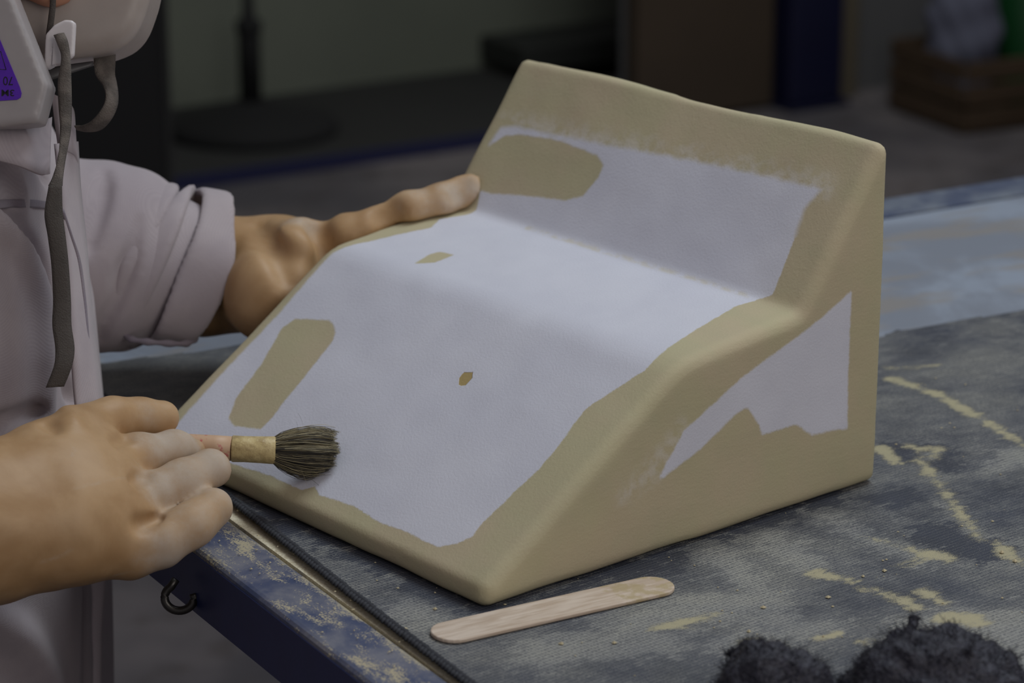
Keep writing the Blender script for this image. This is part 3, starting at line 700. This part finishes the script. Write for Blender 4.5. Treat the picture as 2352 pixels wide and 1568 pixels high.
slab('collar', [(118, 212, 135, 330, 1.612, 1.600), (140, 228, 150, 345, 1.610, 1.596), (165, 250, 172, 360, 1.622, 1.612), (170, 300, 178, 400, 1.63, 1.622)], .002, shirt_m, person)
slab('collar', [(-30, 285, -40, 360, 1.56, 1.555), (30, 288, 40, 380, 1.57, 1.562), (65, 290, 92, 400, 1.58, 1.572), (118, 270, 112, 400, 1.592, 1.580)], .002, shirt_m, person)

# far arm: sleeve, rolled cuff
el = at(120, 590, 1.80); wr = at(560, 628, 1.825)
axs = (wr-el)/np.linalg.norm(wr-el)
def sl_f(P):
    a = at(110, 590, 1.80); m1 = at(240, 590, 1.805); b = at(410, 612, 1.815)
    d_ = smin(cap(P, a, m1, pr(195, 1.8), pr(204, 1.8)), cap(P, m1, b, pr(204, 1.8), pr(158, 1.8)), .02)
    up_ = cap(P, a, at(-170, 330, 1.78), pr(190, 1.8), pr(170, 1.8)); d_ = smin(d_, up_, .02)
    s_ = (P-el)@axs
    rad = P-el-s_[:, None]*axs; ang = np.arctan2(rad@EZ, rad@EY)
    d_ = d_-.0016*np.sin(s_*120+ang*1.4+.8*np.sin(ang*2))*np.clip((s_-.02)/.03, 0, 1)-.0012*lnoise(P, 30, 4)
    for g in SLG: d_ = smax(d_, -(chain(P, g, .004)), .005)
    nt = axs-.24*EY; return smax(d_, (P-at(425, 615, 1.815))@(nt/np.linalg.norm(nt)), .003)
SLG = []
SLG = surf(sl_f, ([(240, 388, .001), (238, 430, .004), (228, 480, .004), (214, 530, .003), (200, 575, .002)], [(322, 500, .0004), (308, 565, .003), (288, 625, .0055), (268, 690, .004), (240, 745, .003), (222, 785, .002)]))
sdf_obj('sleeve', sl_f, (-.40, 1.66, -.03), (-.17, 1.86, .22), .0024, shirt_m, person, 1)
def cyl_band(name, x0, x1, r0, r1, wall, m, wav, tilt=0.0, seed=0):
    c0 = at(*x0); c1 = at(*x1); ax_ = (c1-c0)/np.linalg.norm(c1-c0); L = np.linalg.norm(c1-c0)
    n_ax = ax_+tilt*EY; n_ax /= np.linalg.norm(n_ax)
    def f(P):
        s_ = (P-c0)@ax_; rad = P-c0-s_[:, None]*ax_; rr = np.linalg.norm(rad, axis=1); ang = np.arctan2(rad@EZ, rad@EY)
        R = r0+(r1-r0)*np.clip(s_/L, -.2, 1.2)+wav*(np.sin(ang*3+seed+s_*30)+.6*np.sin(ang*5+seed*2-s_*40))*.5
        dd = smax(np.abs(rr-R)-wall/2, np.abs((P-(c0+c1)/2)@n_ax)-L/2+.003*np.sin(ang*2+seed), min(wall, .005))
        return dd
    lo = np.minimum(c0, c1)-max(r0, r1)-.018; hi = np.maximum(c0, c1)+max(r0, r1)+.018
    return sdf_obj(name, f, lo, hi, .0022, m, person)
cyl_band('sleeve_cuff', (380, 615, 1.812), (478, 630, 1.822), pr(176, 1.8), pr(178, 1.8), .0055, shirt_m, .0040, -.20, 1)
cyl_band('cuff_fold', (353, 611, 1.812), (391, 616, 1.812), pr(179, 1.8), pr(178, 1.8), .0120, shirt_m, .0022, -.23, 2)
cyl_band('cuff_fold', (304, 605, 1.810), (343, 610, 1.810), pr(183, 1.8), pr(180, 1.8), .0120, shirt_m, .0025, -.27, 3)
hemp = smooth_path([at(282, 758, 1.776), at(296, 776, 1.774), at(330, 784, 1.774), at(380, 788, 1.777), at(425, 789, 1.785), at(446, 780, 1.792), at(452, 760, 1.80)], 5)
link('cuff_hem', tube('cuff_hem', hemp, [.0020+.0005*math.sin(i*1.3) for i in range(len(hemp))], 10), shirt_d, person)

# gloves
def glove_mat():
    n = NT('tan rubber glove'); v = n.coord(); du = n.attr('dust'); a = n.noise(v, 28, 5, .6, .4); b = n.noise(v, 95, 5, .65); c3 = n.noise(v, 520, 3)  # the attribute carries glove dust and a painted knuckle highlight
    c = n.mix(n.step(a, .30, .70), lin(166, 131, 92), lin(184, 151, 113))
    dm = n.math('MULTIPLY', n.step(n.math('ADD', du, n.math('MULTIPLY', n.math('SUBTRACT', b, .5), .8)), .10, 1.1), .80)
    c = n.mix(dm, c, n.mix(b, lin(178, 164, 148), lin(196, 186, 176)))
    return n.done(c, n.math('ADD', .50, n.math('MULTIPLY', dm, .3)), n.bump(b, .06, .0012, n.bump(c3, .08, .0004)), Specular_IOR_Level=.35, Subsurface_Weight=.12, Subsurface_Radius=(.006, .003, .0015), Subsurface_Scale=.5)
gm = glove_mat()
palm = [pc((-330, 1235, 1.46, 150), (-20, 1205, 1.505, 152)), pc((-20, 1130, 1.515, 110), (110, 1065, 1.540, 86), (190, 1015, 1.556, 68)), pc((-20, 1180, 1.508, 118), (150, 1110, 1.530, 95), (228, 1085, 1.543, 76)),
        pc((-20, 1220, 1.505, 118), (160, 1175, 1.520, 102), (258, 1165, 1.531, 80)), pc((-20, 1240, 1.503, 120), (150, 1228, 1.512, 100), (292, 1245, 1.524, 74))]
fing = [pc((190, 985, 1.562, 58), (258, 962, 1.580, 48), (318, 957, 1.592, 41), (372, 957, 1.602, 41)),
        pc((232, 1072, 1.547, 64), (318, 1050, 1.565, 53), (395, 1036, 1.578, 44), (446, 1036, 1.588, 27)),
        pc((262, 1162, 1.532, 62), (345, 1138, 1.543, 50), (420, 1105, 1.553, 48), (482, 1074, 1.563, 47)),
        pc((300, 1262, 1.523, 62), (372, 1246, 1.526, 52), (435, 1209, 1.533, 47), (489, 1167, 1.545, 45))]
thumb = pc((120, 1080, 1.575, 60), (240, 1080, 1.604, 46), (330, 1085, 1.612, 40), (405, 1075, 1.616, 36))
def rh0(P):
    b = None
    for g in palm:
        q = chain(P, g, .012); b = q if b is None else smin(b, q, .016)
    b = smin(b, chain(P, thumb, .004), .010)
    tot = b
    for g in fing: tot = smin(tot, smin(b, chain(P, g, .008), .007), .0036)
    return tot
wr_l = surf(rh0, [[(150, 945, .003), (158, 955, .003), (170, 975, .003)]])
gv_l = surf(rh0, [[(266, 1014, .0030), (280, 1008, .0024), (295, 1003, .0012)], [(308, 1103, .0034), (322, 1097, .0026), (338, 1091, .0012)], [(324, 1203, .0046), (342, 1197, .0036), (362, 1190, .0014)], [(105, 968, .003), (125, 985, .003)]])
slit = [(p+(p-CAM)/np.linalg.norm(p-CAM)*.004, .0030) for p in [hit(rh0, x, y) for x, y in ((330, 1202), (348, 1196), (366, 1189))]]
def rh(P):
    d_ = rh0(P)
    for g in wr_l: d_ = smin(d_, chain(P, g, .003)+.0014, .012)
    for g in gv_l: d_ = smax(d_, -(chain(P, g, .002)), .005)
    d_ = smax(d_, -chain(P, slit, .002), .0025)
    return d_+.0011*lnoise(P, 42, 5)+.0004*lnoise(P, 100, 8)
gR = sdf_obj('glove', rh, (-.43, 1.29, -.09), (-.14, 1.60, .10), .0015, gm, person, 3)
def dust_and_highlight(o, tips, rad, lines=()):
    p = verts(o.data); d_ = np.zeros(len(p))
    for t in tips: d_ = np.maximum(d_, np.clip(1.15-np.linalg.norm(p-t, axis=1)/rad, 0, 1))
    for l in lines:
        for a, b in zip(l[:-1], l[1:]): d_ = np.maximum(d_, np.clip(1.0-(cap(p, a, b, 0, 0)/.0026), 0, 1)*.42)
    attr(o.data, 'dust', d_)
dust_and_highlight(gR, [at(400, 945, 1.575), at(440, 1025, 1.57), at(380, 1010, 1.565), at(490, 1065, 1.555), at(430, 1095, 1.545), at(370, 1130, 1.54), at(500, 1165, 1.55), at(440, 1215, 1.535), at(385, 1270, 1.52)], .024, [[hit(rh, x, y) for x, y in g] for g in ([(172, 1122), (215, 1112), (250, 1102), (290, 1098)], [(372, 1242), (400, 1234), (428, 1220)], [(95, 1290), (130, 1280), (165, 1262)], [(262, 1322), (300, 1312), (348, 1306)], [(160, 1020), (172, 1032), (165, 1045)], [(450, 1180), (455, 1200)], [(405, 1112), (425, 1120)])])  # finger dust and pale streaks, plus a highlight painted on the knuckle
tag(gR, 'tan rubber glove gripping the brush')

# far glove with its thumb on the step of the form
def bl(d_, w_, z_): return BA+d_*BD+w_*BW+z_*UP
lwrist = pc((330, 612, 1.82, 128), (470, 630, 1.825, 134), (585, 632, 1.828, 122), (660, 605, 1.828, 94))
lmound = pc((640, 575, 1.80, 62), (690, 560, 1.795, 52), (745, 590, 1.80, 55))
lth = [(at(735, 590, 1.800), pr(55, 1.8)), (at(800, 540, 1.790), pr(45, 1.8)), (at(865, 517, 1.788), pr(37, 1.8)), (at(940, 482, 1.790), pr(41, 1.8)), (at(1015, 463, 1.796), pr(40, 1.8)), (at(1062, 444, 1.800), pr(37, 1.8)), (at(1083, 440, 1.803), pr(39, 1.8))]
lpalm = [(at(640, 620, 1.832), .032), (bl(.12, .352, .070), .030), (bl(.15, .350, .055), .026)]
lf = [[(bl(.14, .347, .094-.021*k), .0125), (bl(.19, .338, .092-.020*k), .0112), (bl(.235+(-.012 if k in (0, 3) else 0.004), .3285, .090-.019*k), .0105)] for k in range(4)]
def lh0(P):
    b = smin(chain(P, lwrist, .01), chain(P, lmound, .01), .014); b = smin(b, chain(P, lpalm, .01), .015)
    tot = smin(b, chain(P, lth, .006), .010)
    for g in lf: tot = np.minimum(tot, smin(b, chain(P, g, .006), .005))
    return tot
lgv = surf(lh0, ([(724, 525, .0035), (738, 555, .003), (748, 580, .002)], [(590, 512, .003), (612, 545, .004), (640, 590, .004), (660, 640, .003)], [(893, 478, .0022), (898, 495, .0022), (903, 512, .002)], [(1064, 412, .0022), (1060, 430, .002), (1050, 452, .0012)], [(868, 486, .0016), (874, 508, .0018)]), 4)
lrd = surf(lh0, ([(650, 540, .003), (690, 560, .004), (712, 575, .003)],), 4)
def lh(P):
    d_ = lh0(P)
    for g in lrd: d_ = smin(d_, chain(P, g, .006)+.0035, .016)
    for g in lgv: d_ = smax(d_, -(chain(P, g, .004)), .010)
    d_ = d_+.0010*lnoise(P, 34, 3)+.0003*lnoise(P, 90, 4)
    L = P-BA                                           # the rubber is pressed flat where it meets the form
    m_ = (d_ < .006) & (d_ > -.02); L = L[m_]
    d_[m_] = smax(d_[m_], -(form(np.stack([L@BD, L@BW, L[:, 2]], 1))-.0006), .002); return d_
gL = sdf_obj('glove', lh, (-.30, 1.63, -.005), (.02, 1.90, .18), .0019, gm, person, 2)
dust_and_highlight(gL, [at(960, 470, 1.79), at(1040, 450, 1.79), at(1090, 430, 1.79), at(690, 525, 1.79)], .016)
tag(gL, 'tan rubber glove with its thumb on the form')

# near sleeve, trousers and head (mostly outside the picture)
near_m = at(-330, 1230, 1.46)
def rs(P): return smax(smin(cap(P, near_m, at(-700, 1150, 1.45), .045, .055), cap(P, at(-700, 1150, 1.45), np.array([-.40, 1.44, .15]), .058, .075), .03), (P-near_m)@((near_m-at(-700, 1150, 1.45))/np.linalg.norm(near_m-at(-700, 1150, 1.45)))-.02, .004)
sdf_obj('sleeve', rs, (-.56, 1.16, -.16), (-.26, 1.56, .26), .005, shirt_m, person)
def legs(P):
    d_ = None
    for s in (-1, 1):
        h_ = np.array([-.40, 1.60, -.30])+.085*s*LF; k_ = h_+np.array([.01, 0, -.28]); f_ = np.array([k_[0]-.01, k_[1], -.84])
        q = smin(cap(P, h_, k_, .085, .062), cap(P, k_, f_, .062, .045), .02); d_ = q if d_ is None else smin(d_, q, .02)
    return d_
sdf_obj('trousers', legs, (-.56, 1.40, -.90), (-.27, 1.80, -.20), .008, simple('dark navy trousers', lin(30, 34, 48), .9), person)
def shoes(P):
    d_ = None
    for s in (-1, 1):
        h_ = np.array([-.40, 1.60, -.862])+.085*s*LF; q = smin(cap(P, h_-.05*FW, h_+.13*FW, .037, .035), cap(P, h_-.03*FW, h_-.03*FW+.06*UP, .04, .045), .02); d_ = q if d_ is None else np.minimum(d_, q)
    return np.maximum(d_, -.899-P[:, 2])
sdf_obj('shoes', shoes, (-.56, 1.42, -.905), (-.19, 1.78, -.74), .008, simple('black work shoes', lin(24, 24, 26), .6), person)
hc = np.array([-.328, 1.612, .402]); ch_ = at(118, -46, 1.590)
FD = np.array([.86, -.25, -.44]); FD /= np.linalg.norm(FD); HU = np.cross(FD, LF); HU = -HU/np.linalg.norm(HU)
if HU[2] < 0: HU = -HU
def head(P):
    d_ = np.linalg.norm((P-hc)/np.array([1.0, .86, 1.12]), axis=1)-.092
    jaw = cap(P, hc+.02*FD-.055*HU, ch_, .052, pr(64, 1.596)); d_ = smin(d_, jaw, .035)
    d_ = smin(d_, cap(P, np.array([-.40, 1.612, .16]), np.array([-.352, 1.614, .33]), .058, .055), .03)
    d_ = smin(d_, cap(P, hc+.092*FD+.0*HU, hc+.108*FD-.035*HU, .010, .014), .014)
    d_ = smin(d_, cap(P, hc+.084*FD-.062*HU-.018*LF, hc+.084*FD-.062*HU+.018*LF, .010, .010), .012)
    for s in (-1, 1):
        d_ = smin(d_, cap(P, hc+s*.082*LF-.012*FD+.02*HU, hc+s*.082*LF-.016*FD-.03*HU, .010, .007), .006)
        d_ = smax(d_, -(np.linalg.norm(P-(hc+.095*FD+.006*HU+s*.031*LF), axis=1)-.013), .012)
        d_ = smin(d_, np.linalg.norm(P-(hc+.078*FD+.006*HU+s*.031*LF), axis=1)-.0115, .003)
    return smax(d_, -(cap(P, hc+.098*FD-.062*HU-.02*LF, hc+.098*FD-.062*HU+.02*LF, .0012, .0012)), .003)
n = NT('skin'); v = n.coord(); q = n.noise(v, 40, 4)
skin = n.done(n.mix(q, lin(196, 138, 110), lin(206, 152, 124)), .5, None, 0.0, Subsurface_Weight=.2, Subsurface_Radius=(.01, .004, .002), Subsurface_Scale=.6)
sdf_obj('head', head, (-.50, 1.48, .14), (-.20, 1.76, .56), .004, skin, person)
def hair(P):
    d_ = np.abs(np.linalg.norm((P-hc)/np.array([1.0, .86, 1.12]), axis=1)-.098)-.007+.002*np.sin(P[:, 1]*300)
    return smax(d_, -((P-hc)@(HU*.8-FD*.6)-.004), .01)
sdf_obj('hair', hair, (-.50, 1.48, .28), (-.20, 1.76, .56), .005, simple('dark hair', lin(34, 28, 26), .6), person)

# ------------------------------------------------------------------ the respirator hanging upside down under the chin
resp = empty('respirator', at(200, 60, 1.615), 'grey half mask respirator hanging upside down on loose straps under the chin', 'respirator')
def frame_sdf(name, poly, t, r, half, m, parent, h=.0018, extra=None, yaw=0.0):
    cx = np.mean([p[0] for p in poly]); cy = np.mean([p[1] for p in poly]); c0 = at(cx, cy, t); sc = t/FPX
    ex = math.cos(yaw)*EX-math.sin(yaw)*EZ; ez = np.cross(ex, EY)
    loc = inset(np.array([((p[0]-cx)*sc, (cy-p[1])*sc) for p in poly]), r)
    def f(P):
        q = P-c0; x, y, z = q@ex, q@EY, q@ez
        d2 = polysd(x, y, loc); hz = np.abs(z)-(half-r); a = np.maximum(d2, 0); b = np.maximum(hz, 0)
        d_ = np.hypot(a, b)+np.minimum(np.maximum(d2, hz), 0)-r
        return extra(d_, x, y, z, P) if extra else d_
    pts = np.array([c0+(x_*ex+y_*EY)*1.0+s_*half*ez for x_, y_ in [((p[0]-cx)*sc, (cy-p[1])*sc) for p in poly] for s_ in (-1, 1)])
    return sdf_obj(name, f, pts.min(0)-.008, pts.max(0)+.008, h, m, parent), c0, ex, ez, sc
n = NT('translucent grey rubber'); v = n.coord(); q = n.noise(v, 50, 4); q2 = n.noise(v, 300, 3)
rub = n.done(n.mix(q, lin(156, 146, 140), lin(172, 162, 156)), n.math('ADD', .32, n.math('MULTIPLY', q2, .2)), None, 0.0, Subsurface_Weight=.3, Subsurface_Radius=(.01, .008, .006), Subsurface_Scale=.6)
def hollow(d_, x, y, z, P): return smax(d_, -(cap(P, at(30, -130, 1.675), at(190, -110, 1.655), .030, .022)), .004)
face = frame_sdf('facepiece', smooth_path([(40, -190), (32, 20), (60, 110), (100, 152), (150, 149), (205, 142), (258, 131), (300, 112), (328, 82), (346, 40), (360, -10), (372, -100), (376, -190)], 5)[::-1, :2].tolist(), 1.622, .0100, .030, rub, resp, extra=hollow)
cart_poly = [(-120, -60), (18, -60), (44, 8), (120, 200), (101, 274), (96, 288), (-20, 300), (-120, 300)]
n = NT('grey filter plastic'); v = n.coord(); q = n.noise(v, 60, 4)
cpm = n.done(n.mix(q, lin(150, 144, 146), lin(166, 160, 160)), .42)
ct, cc, cex, cez, csc = frame_sdf('filter_cartridge', cart_poly, 1.560, .003, .016, cpm, resp, yaw=0.0)
def plate(name, poly, t, thick, m, par, bev=.0004):
    cx = np.mean([p[0] for p in poly]); cy = np.mean([p[1] for p in poly]); c0 = at(cx, cy, t); sc = t/FPX
    me = prism(name, [((p[0]-cx)*sc, (cy-p[1])*sc) for p in poly], 0, thick, bev, 2)
    M = Matrix(((EX[0], EY[0], EZ[0]), (EX[1], EY[1], EZ[1]), (EX[2], EY[2], EZ[2]))).to_4x4()
    me.transform(M); me.transform(Matrix.Translation(c0)); return link(name, me, m, par, smooth=False)
CF = 1.5438                                            # depth of the cartridge's outer face
plate('label', [(-100, 60), (-12, 60), (0, 90), (46, 200), (50, 214), (48, 224), (40, 229), (-100, 238)], CF, .0004, simple('violet label', lin(84, 30, 168), .4, amt=.12), ct, .0001)
ink = simple('black ink', lin(16, 10, 26), .5)
def letters(txt, x, y, hpx, t, par, bold=0.0, wscale=1.0):
    cu = bpy.data.curves.new('lettering', 'FONT'); cu.body = txt; cu.size = 1.0; cu.extrude = .0; cu.offset = bold
    ob = bpy.data.objects.new('lettering', cu); COL.objects.link(ob); bpy.context.view_layer.update()
    me = bpy.data.meshes.new_from_object(ob.evaluated_get(bpy.context.evaluated_depsgraph_get())); bpy.data.objects.remove(ob)
    co = verts(me); mn = co.min(0); mx = co.max(0); s = hpx*t/FPX/(mx[1]-mn[1])
    base = at(x, y, t)
    for i, vtx in enumerate(me.vertices):                # upside down, starting at its right end
        p = base-EX*(co[i, 0]-mn[0])*s*wscale-EY*(co[i, 1]-mn[1])*s+EZ*.00055; vtx.co = p
    me.update(); return link('lettering', me, ink, par, smooth=False)
letters('3M', 33, 206, 15, CF, ct, .014, 1.2)
letters('70', 30, 176, 20, CF, ct, 0.0, .85)
for q in ([(-30, 112), (2, 118)], [(2, 118), (14, 160)], [(14, 160), (-30, 156)]):
    link('printed_line', tube('printed_line', [at(x, y, CF-.0005) for x, y in q], .00018, 6), ink, ct)
# buckle
wm = NT('white buckle plastic'); wmat = wm.done(lin(206, 200, 202), .35, None, 0.0, Subsurface_Weight=.2, Subsurface_Scale=.4, Subsurface_Radius=(.005, .005, .005))
outer = [(106, 80), (126, 58), (150, 46), (166, 47), (175, 54), (171, 128), (166, 134), (152, 138), (140, 146), (112, 161), (102, 156)]
def bk_hole(d_, x, y, z, P):
    a = at(133, 90, 1.576); b = at(132, 140, 1.576)
    return smax(d_, -(cap(P, a, b, .0026, .0030)), .001)
frame_sdf('buckle', outer, 1.576, .0016, .003, wmat, resp, h=.0009, extra=bk_hole)
plate('buckle_tongue', [(124, 88), (150, 84), (148, 145), (120, 150)], 1.5725, .0012, wmat, resp)
# loose flap under the facepiece and straps
def strap(name, rows, m, th=.0014):                     # rows: left x,y, right x,y, depth left, depth right
    return slab(name, rows, th, m, resp, 8)
n = NT('grey elastic webbing'); v = n.coord(); q = n.noise(v, 90, 4); wv = n.noise(v, 1200, 2)
web = n.done(n.mix(n.step(q, .35, .65), lin(80, 74, 70), lin(106, 98, 92)), .95, n.bump(wv, .8, .0008))
web_d = simple('darker worn webbing', lin(74, 68, 64), .95, nscale=120, amt=.3, bump=.8, bdist=.0008, bscale=1200)
strap('strap', [(126, 82, 146, 78, 1.570, 1.570), (134, 100, 154, 96, 1.567, 1.567), (143, 125, 158, 124, 1.566, 1.567), (142, 150, 160, 150, 1.565, 1.566), (135, 190, 162, 190, 1.564, 1.565), (137, 250, 163, 250, 1.562, 1.563), (140, 300, 160, 300, 1.558, 1.560), (133, 360, 148, 360, 1.552, 1.557), (123, 405, 142, 405, 1.549, 1.552), (112, 428, 141, 428, 1.547, 1.550)], web, .0022)
strap('strap', [(112, 426, 141, 424, 1.546, 1.549), (102, 490, 143, 490, 1.544, 1.548), (110, 545, 150, 545, 1.544, 1.547), (118, 610, 157, 610, 1.544, 1.547), (122, 690, 162, 690, 1.544, 1.547), (120, 745, 163, 745, 1.542, 1.546), (127, 800, 170, 800, 1.540, 1.545), (124, 840, 164, 840, 1.538, 1.543), (105, 890, 146, 887, 1.538, 1.542)], web_d)
strap('strap', [(215, 120, 265, 115, 1.612, 1.617), (216, 150, 264, 147, 1.610, 1.615), (220, 172, 263, 170, 1.608, 1.613), (236, 195, 267, 192, 1.604, 1.610), (243, 217, 270, 216, 1.600, 1.606), (239, 240, 268, 244, 1.598, 1.604), (224, 264, 254, 274, 1.598, 1.604), (207, 281, 232, 296, 1.600, 1.606), (188, 289, 203, 301, 1.604, 1.608), (172, 288, 178, 297, 1.608, 1.61)], web)
strap('strap', [(116, -60, 128, -60, 1.580, 1.580), (117, 0, 127, 0, 1.580, 1.580), (113, 40, 124, 40, 1.580, 1.580), (106, 90, 116, 90, 1.582, 1.582)], web_d)
strap('chin_flap', [(108, 160, 110, 186, 1.60, 1.598), (150, 152, 140, 176, 1.603, 1.60), (215, 144, 212, 150, 1.608, 1.606)], simple('dark grey rubber flap', lin(70, 68, 70), .5), .002)
